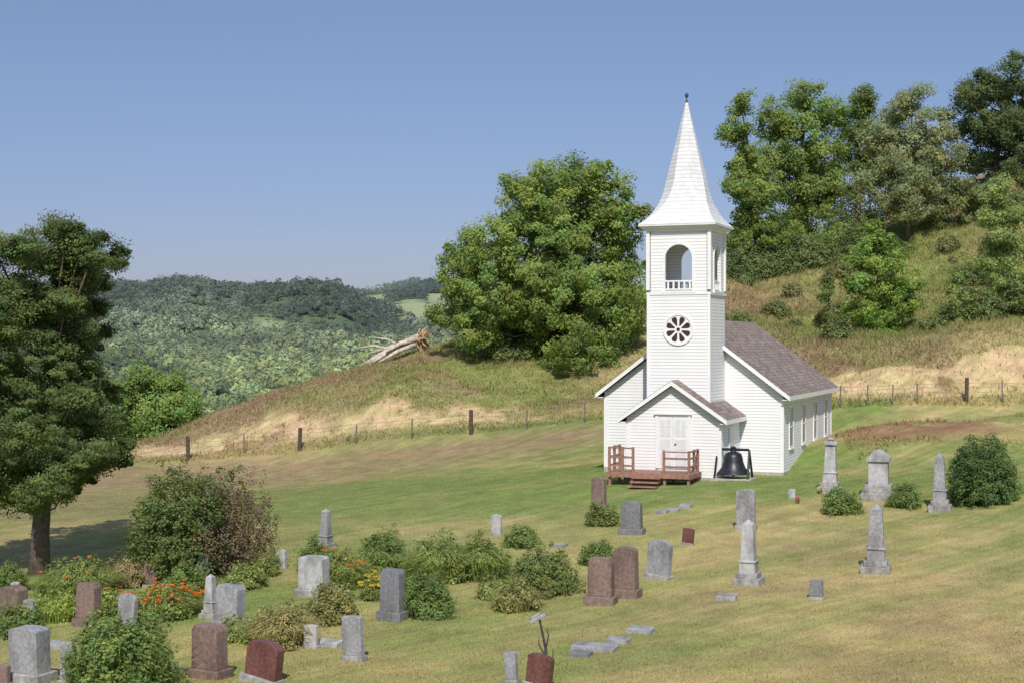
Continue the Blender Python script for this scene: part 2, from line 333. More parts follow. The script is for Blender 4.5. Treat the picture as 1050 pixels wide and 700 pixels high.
def make_tree(name,label,cat,bpx,D,lobes,col,leafsize=.11,sub=34,nper=130,clr=.70,trunk=.35,depth=.75,cvar=.28,flat=.75,group=None,bark=None,gap=0.35,limb=1.0,fill=60,ragged=0):
    bx,byy,bz=at(bpx,D); e=empty(name,(bx,byy,bz),0,label,cat,group)
    L3=[]
    for (px,py,rp) in lobes:
        L3.append(((px-bpx)/F*D,0,EYE-(py-CY)/F*D-bz,rp/F*D*.95))
    xs=[l[0] for l in L3];cx=sum(xs)/len(xs);hw=max(abs(x-cx)+l[3] for x,l in zip(xs,L3))
    out=[]
    for i,(x,_,z,r) in enumerate(L3):
        lim=max(0,math.sqrt(max(0,1-min(1,((x-cx)/hw))**2))*hw-r)*depth
        y=-abs(rng.uniform(-1,1))*lim if lim>r*.6 else rng.uniform(-1,1)*lim
        out.append((x,y,z,r))
        if lim>r*.6:
            out.append((x*.9+cx*.1,lim*rng.uniform(.3,1),z-r*.1,r*.85))
    C=[];R=[]
    mb=MB();top=max(l[2] for l in out)
    midz=min(l[2] for l in out)
    h0=max(midz*.9,top*.3)
    tr=[(0,0,-.3),(cx*.1,0,h0*.4),(cx*.35,.1,h0),(cx*.75,0,(h0+top)/2),(cx,0,top*.88)]
    mb.tube(tr,[trunk*1.35,trunk,trunk*.8,trunk*.45,.05],9)
    for (x,y,z,r) in out:
        zz=max(min(z-r*.9,z*.75),h0*.55)
        fx=cx*.35*min(1,zz/max(h0,.1))
        if zz>h0: fx=cx*(.35+.4*(zz-h0)/max(.1,(top-h0)/2))
        a=Vector((fx,0,zz));b=Vector((x,y,z));mid=(a+b)/2+Vector((0,0,-.1*(b-a).length))
        mb.tube([a,mid,a*.15+b*.85],[trunk*.42*limb,trunk*.26*limb,.03],5)
        k=max(6,int(sub*(r/2.0)**1.6))
        d=unit(k);d[:,2]=d[:,2]*.9+.12;rr=r*(.35+.65*rng.random(k)**.5)
        cc=np.array([x,y,z])+d*rr[:,None]
        keep=rng.random(k)>gap*.5
        cc=cc[keep];C.append(cc);R.append(clr*(.5+.85*rng.random(len(cc))))
        if ragged:
            k=int(ragged*(.5+r));d=unit(k);d[:,2]*=.45;sg=np.sign(x-cx) if abs(x-cx)>.2*hw else 0
            d[:,0]=d[:,0]*.7+sg*.5
            for q_ in (.95,1.12,1.28):
                C.append(np.array([x,y,z])+d*r*q_+np.array([0,0,-.04*r*(q_-.9)*8]));R.append(clr*(1.5-q_)*np.ones(k)*1.3)
        if limb>.6:
            for p_ in cc[::5]:
                mb.tube([b*.4+mid*.6 if rng.random()<.5 else b*.85+a*.15,Vector(p_)],[.04*limb,.012],4)
    for j in range(fill):
        i=rng.integers(len(out));x,y,z,r=out[i]
        C.append(np.array([[x+(cx-x)*rng.uniform(0,.8),y*rng.uniform(-.6,1),z+rng.normal()*r*.5]]));R.append(np.array([clr*1.2]))
    C=np.concatenate(C);R=np.concatenate(R)
    mb.build("trunk",bark or M_bark,e,smooth=True)
    V,c=leaves(C,R,nper,leafsize,col,cvar,flat=flat,outc=np.array([cx,0,(midz+top)/2]))
    fast_mesh("crown",V,4,M_leaf,e,c)
    return e
GR=(.255,.34,.10)
make_tree("cedar_tree","tall dark green cedar tree with bare lower trunk","tree",40,44,
 [(88,240,12),(66,238,13),(102,254,13),(116,268,8),(46,258,22),(75,270,25),(92,285,16),(12,262,22),(60,305,34),(84,312,18),(20,330,40),(74,348,26),(92,338,9),(50,380,41),(-15,400,45),(80,387,25),(98,405,15),(76,425,29),(106,432,18),(56,445,42),(120,456,12),(108,470,18),(94,468,20),(10,465,38),(-30,330,40),(30,498,22),(78,490,20),(52,505,16),(-25,480,34),(-60,400,40),(-5,300,30),(0,508,18)],
 (.155,.205,.075),leafsize=.042,sub=150,nper=140,clr=.34,trunk=.27,depth=.6,cvar=.4,flat=.55,gap=.45,limb=.35,fill=420,ragged=6)
make_tree("cottonwood_tree","large spreading green cottonwood tree on grassy knoll","tree",572,93,
 [(590,187,28),(562,195,26),(542,222,34),(622,207,32),(502,257,34),(560,255,46),(590,235,34),(638,232,25),(632,265,34),(472,290,28),(456,322,18),(505,305,42),(550,300,36),(580,310,48),(620,330,36),(640,300,30),(535,345,36),(590,360,32),(560,375,22),(615,370,22),(485,338,24),(522,190,9),(616,177,12),(652,218,10),(464,264,12),(646,335,16)],
 GR,sub=44,nper=150,leafsize=.10,clr=.62,trunk=.45,gap=.35,limb=.7,fill=160)
make_tree("ash_tree","tall bright green tree on hillside","tree",815,116,
 [(825,100,18),(848,118,20),(792,125,24),(815,150,32),(848,160,28),(800,185,30),(838,200,30),(777,165,16),(858,195,18),(820,230,24),(845,240,18)],
 (.26,.345,.11),sub=34,trunk=.3,gap=.4)
make_tree("ash_tree","slender green tree leaning out from hillside","tree",780,112,
 [(757,108,13),(750,138,15),(762,165,17),(756,192,15),(778,205,20),(765,232,18),(795,240,22),(748,245,10),(775,180,14)],
 (.245,.33,.10),sub=36,clr=.6,trunk=.2,gap=.35)
make_tree("elm_tree","green tree standing behind pale grey-green tree","tree",880,124,
 [(885,105,16),(872,130,20),(895,140,22),(875,165,24),(900,175,20),(868,215,22),(860,245,18),(890,235,20)],
 (.19,.255,.09),clr=.7,trunk=.3,gap=.3)
make_tree("olive_tree","pale grey-green tree with feathery crown","tree",930,113,
 [(925,112,17),(905,145,23),(946,140,25),(925,170,34),(972,165,19),(890,185,20),(952,200,28),(918,210,26),(983,190,12),(938,100,10),(935,190,26)],
 (.32,.355,.19),leafsize=.10,sub=36,clr=.64,trunk=.16,gap=.35,limb=.7)
make_tree("oak_tree","dark green oak tree on the hill crest","tree",1020,125,
 [(1000,95,22),(1030,82,22),(1055,100,26),(1010,130,26),(1045,145,28),(987,135,13),(1000,165,18),(1035,175,20),(1085,110,34),(1090,160,30),(977,110,9)],
 (.14,.185,.075),trunk=.3,gap=.3,limb=.7)
make_tree("mulberry_tree","low spreading green tree growing in hillside brush","tree",1000,116,
 [(980,215,20),(1005,205,20),(1030,220,24),(1055,210,24),(960,235,16),(1075,225,24),(1010,235,20)],
 (.22,.27,.11),clr=.66,trunk=.2)
make_tree("maple_tree","small rounded bright green tree on grassy slope","tree",903,95,
 [(900,242,15),(886,262,18),(918,262,18),(900,285,30),(874,290,14),(930,290,15),(885,318,20),(923,315,20),(905,338,17),(872,320,9)],
 (.26,.37,.10),leafsize=.09,sub=50,clr=.5,trunk=.18)
make_tree("willow_tree","light green feathery young tree on slope","tree",1028,93,
 [(1022,195,12),(1012,220,14),(1035,225,16),(1020,250,18),(1048,255,18),(1005,270,12),(1030,285,20),(1050,305,18),(1010,310,11),(1055,220,13)],
 (.31,.39,.15),leafsize=.08,sub=44,nper=100,clr=.5,trunk=.12,gap=.4,limb=.6)
make_tree("sapling_tree","slender young green tree on dry hillside","tree",985,92,
 [(985,285,9),(980,300,11),(990,312,12),(983,325,11)],(.26,.34,.12),leafsize=.08,sub=60,nper=60,clr=.34,trunk=.06,gap=.5,fill=6)
make_tree("sapling_tree","slender young green tree on dry hillside","tree",850,96,
 [(850,290,8),(846,303,11),(855,315,10),(848,328,9)],(.22,.29,.10),leafsize=.08,sub=60,nper=60,clr=.34,trunk=.06,gap=.5,fill=6)
make_tree("walnut_tree","rounded bright green tree beyond the field edge","tree",152,100,
 [(150,390,20),(178,398,18),(128,402,16),(150,420,26),(188,422,20),(118,430,16),(168,440,22),(140,450,18),(198,410,10),(190,445,14)],
 (.25,.35,.11),leafsize=.10,sub=46,nper=110,clr=.58,trunk=.2)
make_tree("walnut_tree","dark green tree beyond the field edge","tree",60,104,
 [(60,395,24),(30,405,24),(90,410,22),(60,430,30),(10,440,30),(95,445,20),(-10,410,24)],
 (.17,.235,.09),leafsize=.13,nper=90,trunk=.2)
def shrub(name,label,px,py,w,h,col,leaf=.07,nper=26,clr=.16,dens=1.0,flow=None,cat="shrub",group=None,D=None,blades=False,col2=None,nflow=0,cvar=.3,pos=None,up=.6,lump=1.5,sq=1.0):
    x,y,z=pos if pos is not None else (gp(px,py) if D is None else at(px,D))
    s=y/F;rx=w*s/2;hz=h*s
    e=empty(name,(x,y,z),rng.uniform(0,6),label,cat,group)
    ry=rx*.85
    k=int(max(16,dens*60*(rx*ry+rx*hz)/ (clr/.16)**2*2.4))
    d=unit(k);d[:,2]=np.abs(d[:,2]);q=.35+.65*rng.random(k)**.6
    if sq!=1.0:
        d=np.sign(d)*np.abs(d)**sq; d/=np.maximum(1,np.linalg.norm(d,axis=1,keepdims=True)/1.12)
    ph=rng.uniform(0,6)
    an=np.arctan2(d[:,1],d[:,0])
    C=d*q[:,None]*np.array([rx-clr*.5,ry-clr*.5,max(.05,hz-clr*.6)])
    C*= (1+lump*.10*np.sin(3*an+ph)+lump*.08*np.sin(5*an+2*ph+4*d[:,2]))[:,None]*(1+.06*np.clip(rng.normal(size=(k,1)),-1.5,1.6))
    C[:,2]+=.05
    if col2 is None:
        parts=[leaves(C,clr*(.7+.6*rng.random(k)),nper,leaf,col,cvar,flat=1,outc=np.zeros(3),up=up)]
    else:
        th=(C@np.array([math.cos(-e.rotation_euler.z),math.sin(-e.rotation_euler.z),0]))+.15*rx*rng.normal(size=k)
        a=C[th<.3*rx];b=C[th>=.3*rx]
        parts=[leaves(a,clr*(.7+.6*rng.random(len(a))),nper,leaf,col,cvar,flat=1,outc=np.zeros(3),up=up),
               leaves(b,clr*(.6+.6*rng.random(len(b))),int(nper*.9),leaf*.75,col2,cvar,flat=1.5,outc=np.zeros(3),up=up)]
    V=np.concatenate([p_[0] for p_ in parts]);c=np.concatenate([p_[1] for p_ in parts])
    if blades:
        nb=int(380*(rx*ry*3.2)*blades);a=rng.random(nb)*2*np.pi;r0=np.sqrt(rng.random(nb))
        b0=np.stack([rx*.85*r0*np.cos(a),ry*.85*r0*np.sin(a),np.zeros(nb)],1)
        a2=a+rng.normal(size=nb)*.8;ln=hz*(1-.35*r0)*(.55+.55*rng.random(nb));dr=np.stack([np.cos(a2),np.sin(a2),np.zeros(nb)],1);sd=np.stack([-np.sin(a2),np.cos(a2),np.zeros(nb)],1)*.012
        m1=b0+dr*(ln*.3)[:,None]+np.array([0,0,1])*(ln*.8)[:,None];t1=b0+dr*(ln*.85)[:,None]+np.array([0,0,1])*(ln*.72)[:,None]
        V1=np.stack([b0-sd,b0+sd,m1+sd,m1-sd],1);V2=np.stack([m1-sd,m1+sd,t1+sd*.2,t1-sd*.2],1)
        cc=np.array(col)[None]*(.75+.6*rng.random(nb))[:,None]
        V=np.concatenate([V1,V2,V]);c=np.concatenate([cc,cc*1.2,c])
    if flow and nflow:
        d=unit(nflow);d[:,2]=np.abs(d[:,2])
        pc=d*np.array([rx,ry,hz])*(.85+.3*rng.random((nflow,1)));pc[:,2]=np.maximum(pc[:,2],hz*.55)+.06
        for j in range(6):
            a=j*math.pi/3+rng.random(nflow);dr=np.stack([np.cos(a),np.sin(a),.6*np.ones(nflow)],1);sd=np.stack([-np.sin(a),np.cos(a),np.zeros(nflow)],1)
            l=.075
            V=np.concatenate([V,np.stack([pc,pc+dr*l*.6+sd*.032,pc+dr*l*1.1,pc+dr*l*.6-sd*.032],1)]);c=np.concatenate([c,np.array(flow)[None]*(.8+.4*rng.random((nflow,1)))])
    fast_mesh("foliage",V,4,M_leaf,e,np.clip(c,0,1))
    mb=MB()
    for i in range(6):
        a=rng.uniform(0,6.28);mb.tube([(0,0,-.1),(rx*.3*math.cos(a),ry*.3*math.sin(a),hz*.4),(rx*.5*math.cos(a),ry*.5*math.sin(a),hz*.7)],[.02,.014,.006],4)
    mb.build("stem",M_bark,e)
    return e
G1=(.215,.295,.10);G2=(.30,.355,.13);OR=(.85,.22,.03);YE=(.70,.54,.06)
shrub("lilac_bush","large rounded dark green bush with brown twiggy side",204,589,158,112,(.18,.23,.085),.046,38,.19,1.25,col2=(.27,.20,.14),lump=.45,sq=.75,cvar=.25)
shrub("cedar_bush","large rounded dark green bush beside obelisk",1007,514,84,70,(.14,.215,.08),.04,42,.17,1.1,lump=.5,sq=.85)
specs=[(395,582,62,38,G1),(535,560,44,20,G1),(555,608,84,48,(.24,.29,.11)),(440,630,66,40,G1),(615,579,42,25,G1),(617,538,40,23,(.23,.27,.10)),(862,526,44,27,G1),(928,519,44,23,G1),
 (340,637,66,40,(.33,.33,.14)),(190,617,70,34,G1),(20,652,64,32,(.20,.265,.09)),(250,655,64,22,G2),(325,585,54,32,G1),(250,602,54,22,G2),(640,585,24,14,G1),(270,590,40,20,G2),(505,612,40,18,G2),(372,598,34,22,G2),(420,606,40,16,G1),(300,642,34,16,G1),(150,655,40,18,G2)]
for i,(a,b,w,h,c_) in enumerate(specs):
    shrub("peony_bush","low rounded green peony bush among gravestones",a,b,w,h,c_,.036,32,.13,1.0,group="low green bushes among the gravestones",blades=.06)
shrub("garden_mound","large mound of green weeds and vines",122,704,122,78,(.23,.31,.10),.042,34,.15,.9,blades=.08,cat="plant")
for (a,b,w,h,c_,fl,nf,lab) in [(452,594,80,46,G2,None,0,"broad clump of green strap-leaved daylilies"),(492,592,70,44,G2,None,0,"green clump of strap-leaved daylilies"),(530,624,58,30,(.34,.34,.15),None,0,"dry yellow-green clump of daylilies"),
  (345,602,66,40,G2,OR,34,"clump of daylilies with orange flowers"),(384,614,36,24,G2,YE,44,"clump of yellow flowers"),(168,632,84,34,G2,OR,80,"daylily bed with bright orange flowers"),(80,608,94,34,G2,OR,10,"daylilies with scattered orange flowers"),
  (60,634,74,26,(.36,.43,.13),None,0,"pale yellow-green hosta clump"),(288,662,70,44,(.40,.37,.19),None,0,"dry straw-coloured clump of daylilies"),(128,600,64,26,(.38,.32,.18),None,0,"dry brownish grass clump"),(10,606,44,28,G1,None,0,"dark green leafy clump"),(110,628,50,26,(.30,.37,.13),OR,6,"leafy clump with a few orange flowers")]:
    shrub("daylily_clump",lab,a,b,w,h,c_,.038,20,.12,.8,flow=fl,nflow=nf,blades=.7,cat="plant",group="daylily clumps in the cemetery")
for (a,b,w,h) in [(765,262,60,40),(800,272,54,34),(838,262,54,32),(752,340,40,34),(860,345,40,26),(1015,345,60,34),(958,345,40,16),(1045,335,60,40),(610,385,70,30),(520,385,60,22),(880,240,50,40),(780,255,60,44),(820,262,60,40),(745,275,40,40)]:
    D=112 if b<300 else 92
    shrub("wild_shrub","wild green shrub on the grassy hillside",a,b,w,h,(.215,.27,.11),.08,36,.34,1.0,D=D,group="wild shrubs on the hillside")
cnt=0
while cnt<75:
    x=rng.uniform(11,46);y=rng.uniform(87,121)
    if x/y<.13 or (abs(x-24)<3.4 and abs(y-93)<5): continue
    if vn(x/7,y/7,91)<.36: continue
    w=rng.uniform(10,44);k_=rng.random();c_=np.array((.19,.25,.10))*(1-k_)+np.array((.33,.30,.16))*k_
    shrub("wild_shrub","wild green shrub on the grassy hillside",0,0,w,w*rng.uniform(.3,.65),tuple(c_),.075,28,.32,.8,pos=(x,y,gz(x,y)),group="wild shrubs on the hillside");cnt+=1
# ---------------------------------------------------------------- far forest (stuff)
K=21000;yy=np.sqrt(rng.random(K)*(985**2-165**2)+165**2);rr=rng.uniform(-.42,.05,K);xx=rr*yy
md=meadow(xx,yy)
keep=(rng.random(K)>md*.95)&((yy>330)|(rng.random(K)<.9))&(vn(xx/22,yy/22,31)>.13);xx=xx[keep];yy=yy[keep];md=md[keep];zz=H(xx,yy);k=len(xx)
hh=(2.6+4.6*rng.random(k)**1.8)*np.where(yy>780,.85,1)*(1-.45*md)*np.where(yy<400,.8,1);rad=hh*(.46+.2*rng.random(k))
NP=60;ix=np.repeat(np.arange(k),NP);N=len(ix);d=unit(N);d[:,2]=np.abs(d[:,2])*1.1-.25;d[:,1]=-np.abs(d[:,1])*.9+.25*(rng.random(N))
bump=1+.22*np.sin(5*d[:,0]+ix)+.18*np.sin(7*d[:,1]+2*ix)
pos=np.stack([xx,yy,zz+hh*.5],1)[ix]+d*bump[:,None]*np.stack([rad,rad,hh*.5],1)[ix]*(.8+.25*rng.random(N))[:,None]
nr=d+.25*rng.normal(size=(N,3));nr/=np.linalg.norm(nr,axis=1,keepdims=True);t_=np.cross(nr,unit(N));t_/=np.linalg.norm(t_,axis=1,keepdims=True);b_=np.cross(nr,t_)
s_=(rad*.19)[ix][:,None]*(.6+.8*rng.random((N,1)))
V=np.stack([pos-t_*s_,pos-b_*s_*.8,pos+t_*s_,pos+b_*s_*.8],1)
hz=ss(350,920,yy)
nearc=np.array([.175,.225,.085]);farc_hazed=np.array([.135,.175,.15])  # distance haze painted into the tree colour, bluer with range
cc=nearc[None]*(1-hz[:,None])+farc_hazed[None]*hz[:,None]
patch=ss(.3,.7,fbm(xx/70,yy/90,77,3));sp_=rng.random(k)
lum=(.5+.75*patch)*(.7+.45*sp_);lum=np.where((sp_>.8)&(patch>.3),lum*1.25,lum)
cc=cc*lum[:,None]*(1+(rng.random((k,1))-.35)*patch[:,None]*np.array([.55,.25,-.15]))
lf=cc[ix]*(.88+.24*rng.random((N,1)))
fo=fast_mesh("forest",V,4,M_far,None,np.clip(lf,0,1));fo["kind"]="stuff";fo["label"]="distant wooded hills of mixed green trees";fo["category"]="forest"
# ---------------------------------------------------------------- grass (stuff)
def blades(name,x,y,hgt,wid,colf,lean=.35):
    N=len(x);z=H(x,y)-.01;a=rng.random(N)*2*np.pi
    b=np.stack([x,y,z],1);sd=np.stack([np.cos(a),np.sin(a),np.zeros(N)],1)*wid[:,None]
    l=rng.normal(size=(N,2))*lean*hgt[:,None]
    tp=b+np.stack([l[:,0],l[:,1],hgt],1)
    V=np.stack([b-sd,b+sd,tp],1);c=colf*(.72+.56*rng.random((N,1)))
    o=fast_mesh(name,V,3,M_grass,None,np.clip(c,0,1));o["kind"]="stuff";return o
N=400000;y=26+rng.random(N)**1.5*54;x=(rng.random(N)*1.0-.5)*y*.76+0
c=gcol(x,y)*1.15
g=blades("lawn_grass",x,y,.02+.045*rng.random(N)**1.5,.006+.011*rng.random(N),c,.5);g["label"]="short mown lawn grass";g["category"]="grass"
N=300000;y=79.5+rng.random(N)*42;x=(rng.random(N)-.5)*y*.78+rng.normal(size=N)*.1
N2=7000;x2=14.5+rng.random(N2)*14;y2=61+rng.random(N2)*12;k2=vn(x2/1.5,y2/1.5,5)>.55;x=np.r_[x,x2[k2]];y=np.r_[y,y2[k2]]
c=gcol(x,y);sandy=(c[:,0]>.42)&(c[:,2]>.19)&(y>79);kp=~sandy|(rng.random(len(x))<.14);x=x[kp];y=y[kp];c=c[kp]
c=np.minimum(c,np.array([.39,.33,.17]))
cl=fbm(x/1.5,y/1.5,66,2);h_=(.08+.75*cl*rng.random(len(x))**1.4)*(1+.5*ss(8,14,x))
g=blades("wild_grass",x,y,h_*np.where(y>79,.62,.4),.015+.028*rng.random(len(x)),c*1.15,.5);g["label"]="tall dry wild grass on the hillside";g["category"]="grass"
# ---------------------------------------------------------------- church
psi=math.radians(21.5);cu=(math.cos(psi),-math.sin(psi));cv=(math.sin(psi),math.cos(psi))
C0=(7.55,61.4);BZ=.22
ch=empty("church",(C0[0],C0[1],BZ),-psi,"white clapboard country church with tall shingled steeple","church")
def LW(a,b,z=0): return (C0[0]+a*cu[0]+b*cv[0],C0[1]+a*cu[1]+b*cv[1],z)
HW=3.84;LN=12.0;WT=3.30;SL=.76;RZ=WT-.06+HW*SL
mb=MB();mb.prism([(-HW,0.0),(HW,0.0),(HW,WT-.08),(0,RZ-.1),(-HW,WT-.08)],0,LN);mb.build("wall",M_clap,ch)
mb=MB();mb.box(-HW-.03,HW+.03,-.03,LN+.03,-1.2,.02)
mb.box(-1.93,1.93+.24,-3.43,-.035,-1.2,.02);mb.build("foundation",M_found,ch)
def gable_roof(name,hw,base,slope,y0,y1,th,ov,parent,cx=0,trim=True):
    ez=base-ov*slope; rz=base+hw*slope;e=hw+ov
    mb=MB()
    for s in (-1,1):
        p_=[(cx,rz),(cx+s*e,ez),(cx+s*e,ez+th),(cx,rz+th)]
        if s<0: p_=p_[::-1]
        mb.prism(p_,y0,y1)
    mb.build(name,M_roof,parent)
    t=MB();b=.10
    for s in (-1,1):
        for (ya,yb) in ((y0-.035,y0-.003),(y1+.003,y1+.035)):
            p_=[(cx,rz-b),(cx+s*(e+.02),ez-b),(cx+s*(e+.02),ez+th-.03),(cx,rz+th-.03)]
            if s<0:p_=p_[::-1]
            t.prism(p_,ya,yb)
        xa=cx+s*(e+.003);xb=cx+s*(e+.03)
        t.box(min(xa,xb),max(xa,xb),y0,y1,ez-b,ez+th-.03)
        xa=cx+s*(hw+.01);xb=cx+s*(e-.005);t.box(min(xa,xb),max(xa,xb),y0+.02,y1-.02,ez-.09,ez-.06)
    t.build("fascia",M_trim,parent)
gable_roof("roof",HW,WT,SL,-.3,LN+.3,.11,.3,ch)
for s in (-1,1):
    for yv in (0,LN):
        x0,x1=sorted((s*(HW-.13),s*(HW+.025)));y0_,y1_=(-.025,.1) if yv==0 else (LN-.1,LN+.025)
        MB().box(x0,x1,y0_,y1_,.022,WT-.25).build("corner_board",M_trim,ch)
MB().box(HW+.003,HW+.03,.11,LN-.11,WT-.42,WT-.24).build("frieze_board",M_trim,ch)
def window(parent,xw,yc,w,z0,z1):
    mb=MB();f=.08;x=xw
    for (a,b,c_,d) in ((yc-w/2-f,yc-w/2,z0-f,z1+f),(yc+w/2,yc+w/2+f,z0-f,z1+f),(yc-w/2,yc+w/2,z1,z1+f),(yc-w/2,yc+w/2,z0-f,z0)):
        mb.box(x+.002,x+.035,a,b,c_,d,0)
    mb.box(x+.002,x+.07,yc-w/2-f-.03,yc+w/2+f+.03,z0-f-.05,z0-f-.002,0)
    mb.box(x+.002,x+.012,yc-w/2,yc+w/2,z0,z1,1)
    zm=(z0+z1)/2
    mb.box(x+.012,x+.03,yc-w/2,yc+w/2,zm-.03,zm+.03,0)
    return mb.build("window",[M_trim,M_glass],parent)
for yc in (1.7,4.6,7.5,10.4): window(ch,HW,yc,.80,1.0,2.62)
T=.12
TW=1.29;TY0=-2.62;TY1=-.002;TZ=9.82
BL=7.35
mb=MB();mb.box(-TW,TW,TY0,TY1,.022,BL)
tower=mb.build("tower",M_clapf,ch,loc=(T,0,0))
cyT=(TY0-.0)/2
bel=MB();HWt=TW-.02;ow=.56;zs=7.42;sp=8.72
def arch_panel(bel,M):
    th=.12;n=12
    arch=[(ow*math.cos(math.pi*i/n),sp+ow*math.sin(math.pi*i/n)) for i in range(n+1)]
    H2=HWt
    bel.prism([(-H2,BL+.003),(H2,BL+.003),(H2,zs),(-H2,zs)],-H2,-H2+th,0,M)
    bel.prism([(ow,zs),(H2,zs),(H2,sp),(ow,sp)],-H2,-H2+th,0,M)
    bel.prism([(-H2,zs),(-ow,zs),(-ow,sp),(-H2,sp)],-H2,-H2+th,0,M)
    pts_top=[(H2,sp)]+[(H2-(2*H2)*i/(n-2),TZ) for i in range(n-1)]+[(-H2,sp)]
    for i in range(n):
        a,b=arch[i],arch[i+1];c_,d=pts_top[i],pts_top[i+1]
        bel.prism([a,c_,d,b],-H2,-H2+th,0,M)
    o2=ow+.09
    for i in range(n):
        a,b=arch[i],arch[i+1];k_=o2/ow
        A=(a[0]*k_,sp+(a[1]-sp)*k_);B=(b[0]*k_,sp+(b[1]-sp)*k_)
        bel.prism([a,A,B,b],-H2-.035,-H2-.003,1,M)
    bel.prism([(ow,zs),(o2,zs),(o2,sp),(ow,sp)],-H2-.035,-H2-.003,1,M)
    bel.prism([(-o2,zs),(-ow,zs),(-ow,sp),(-o2,sp)],-H2-.035,-H2-.003,1,M)
    bel.prism([(-o2-.05,zs-.1),(o2+.05,zs-.1),(o2+.05,zs-.003),(-o2-.05,zs-.003)],-H2-.08,-H2-.003,1,M)
for k_ in range(4):
    M=Matrix.Translation((0,cyT,0))@Matrix.Rotation(k_*math.pi/2,4,'Z')
    arch_panel(bel,M)
bel.box(-HWt+.13,HWt-.13,cyT-HWt+.13,cyT+HWt-.13,BL+.01,BL+.08,0)
for sx_ in (-1,1):
    for sy_ in (-1,1):
        bel.box(sx_*HWt-.07,sx_*HWt+.07,cyT+sy_*HWt-.07,cyT+sy_*HWt+.07,BL+.1,TZ-.003,1)
bel.build("belfry",[M_clapf,M_trim],tower)
for k_ in range(4):
    mb=MB()
    M=Matrix.Translation((0,cyT,0))@Matrix.Rotation(k_*math.pi/2,4,'Z');yb=-HWt+.06
    mb.box(-ow,ow,yb-.03,yb+.03,zs+.36,zs+.42,0,M);mb.box(-ow,ow,yb-.03,yb+.03,zs+.03,zs+.08,0,M)
    for i in range(5):
        x=-ow+.11+i*(2*ow-.22)/4;mb.box(x-.035,x+.035,yb-.025,yb+.025,zs+.08,zs+.36,0,M)
    mb.build("balustrade",M_trim,tower)
mb=MB();hb=TW+.05
mb.box(-hb,hb,cyT-hb,cyT+hb,BL-.10,BL+.0);mb.build("belt_course",M_trim,tower)
mb=MB();hb=TW+.04
mb.box(-hb,hb,cyT-hb,cyT+hb,TZ+.002,TZ+.12);hb=TW+.20;mb.box(-hb,hb,cyT-hb,cyT+hb,TZ+.119,TZ+.2);mb.build("cornice",M_trim,tower)
for sx_ in (-1,1):
    x0,x1=sorted((sx_*(TW-.1),sx_*(TW+.025)));MB().box(x0,x1,TY0-.025,TY0+.1,.1,BL-.105).build("corner_board",M_trim,tower)
prof=[(0,1.60,0),(.08,1.60,0),(.25,1.43,.04),(.55,1.21,.13),(.95,1.02,.26),(1.4,.89,.36),(1.9,.79,.41),(2.5,.66,.41),(3.2,.49,.41),(3.95,.32,.41),(4.7,.15,.41),(5.2,.04,.41)]
rs=[]
for z,h,c_ in prof:
    cc_=c_/.41*.5858*h
    r=[(-h+cc_,-h),(h-cc_,-h),(h,-h+cc_),(h,h-cc_),(h-cc_,h),(-h+cc_,h),(-h,h-cc_),(-h,-h+cc_)]
    rs.append([(p_[0],cyT+p_[1],TZ+.203+z) for p_ in r])
mb=MB();mb.rings(rs);mb.build("spire",M_spire,tower)
mb=MB();zt=TZ+.203+5.15;mb.lathe([(.05,0),(.06,.05),(.025,.1),(.02,.2),(.07,.25),(.085,.31),(.06,.37),(.01,.41)],12,0,(0,cyT,zt));mb.build("finial",M_dmet,tower,smooth=True)
mb=MB();zc=5.86;n=32;yf=TY0
def ringpoly(r0,r1,ya,yb,mi):
    for i in range(n):
        a=2*math.pi*i/n;b=2*math.pi*(i+1)/n
        mb.prism([(r0*math.cos(a),zc+r0*math.sin(a)),(r1*math.cos(a),zc+r1*math.sin(a)),(r1*math.cos(b),zc+r1*math.sin(b)),(r0*math.cos(b),zc+r0*math.sin(b))],ya,yb,mi)
ringpoly(.56,.64,yf-.05,yf-.003,0)
mb.prism([(.56*math.cos(2*math.pi*i/n),zc+.56*math.sin(2*math.pi*i/n)) for i in range(n)],yf-.02,yf-.003,0)
for j in range(8):
    a=2*math.pi*(j+.5)/8;pp=[]
    for (r,w_) in ((.15,0.02),(.26,.06),(.38,.105),(.46,.11),(.51,.06)): pp.append((r,-w_))
    for (r,w_) in ((.51,.06),(.46,.11),(.38,.105),(.26,.06),(.15,.02)): pp.append((r,w_))
    mb.prism([(r*math.cos(a)-w_*math.sin(a),zc+r*math.sin(a)+w_*math.cos(a)) for r,w_ in pp],yf-.03,yf-.021,1)
mb.prism([(.075*math.cos(2*math.pi*i/12),zc+.075*math.sin(2*math.pi*i/12)) for i in range(12)],yf-.03,yf-.021,1)
mb.build("rose_window",[M_trim,M_rose],tower)
VW=1.93;VY=-3.4;VT=2.42;VS=.69
mb=MB();rz=VT+VW*VS
mb.prism([(-VW,.024),(VW,.024),(VW,VT-.08),(0,rz-.1),(-VW,VT-.08)],VY,-.03)
ves=mb.build("vestibule",M_clap,ch,loc=(T,0,0))
gable_roof("vestibule_roof",VW,VT,VS,VY-.28,-.04,.1,.27,ves)
for s in (-1,1):
    x0,x1=sorted((s*(VW-.12),s*(VW+.025)));MB().box(x0,x1,VY-.025,VY+.09,.03,VT-.2).build("corner_board",M_trim,ves)
mb=MB();mb.box(VW+.002,VW+.04,-2.1,-1.2,.75,1.95,0);mb.box(VW+.0405,VW+.05,-2.0,-1.3,.85,1.85,1);mb.build("window",[M_trim,M_glass],ves)
dz0,dz1=.34,2.42;dw=.62
M_door=solid("white_door_paint",(.76,.76,.77),.5,4,.06,0);M_pan=solid("greyer_door_panel",(.66,.67,.69),.5,4,.06,0)  # panels slightly greyer than the leaf and standing proud of it
mb=MB()
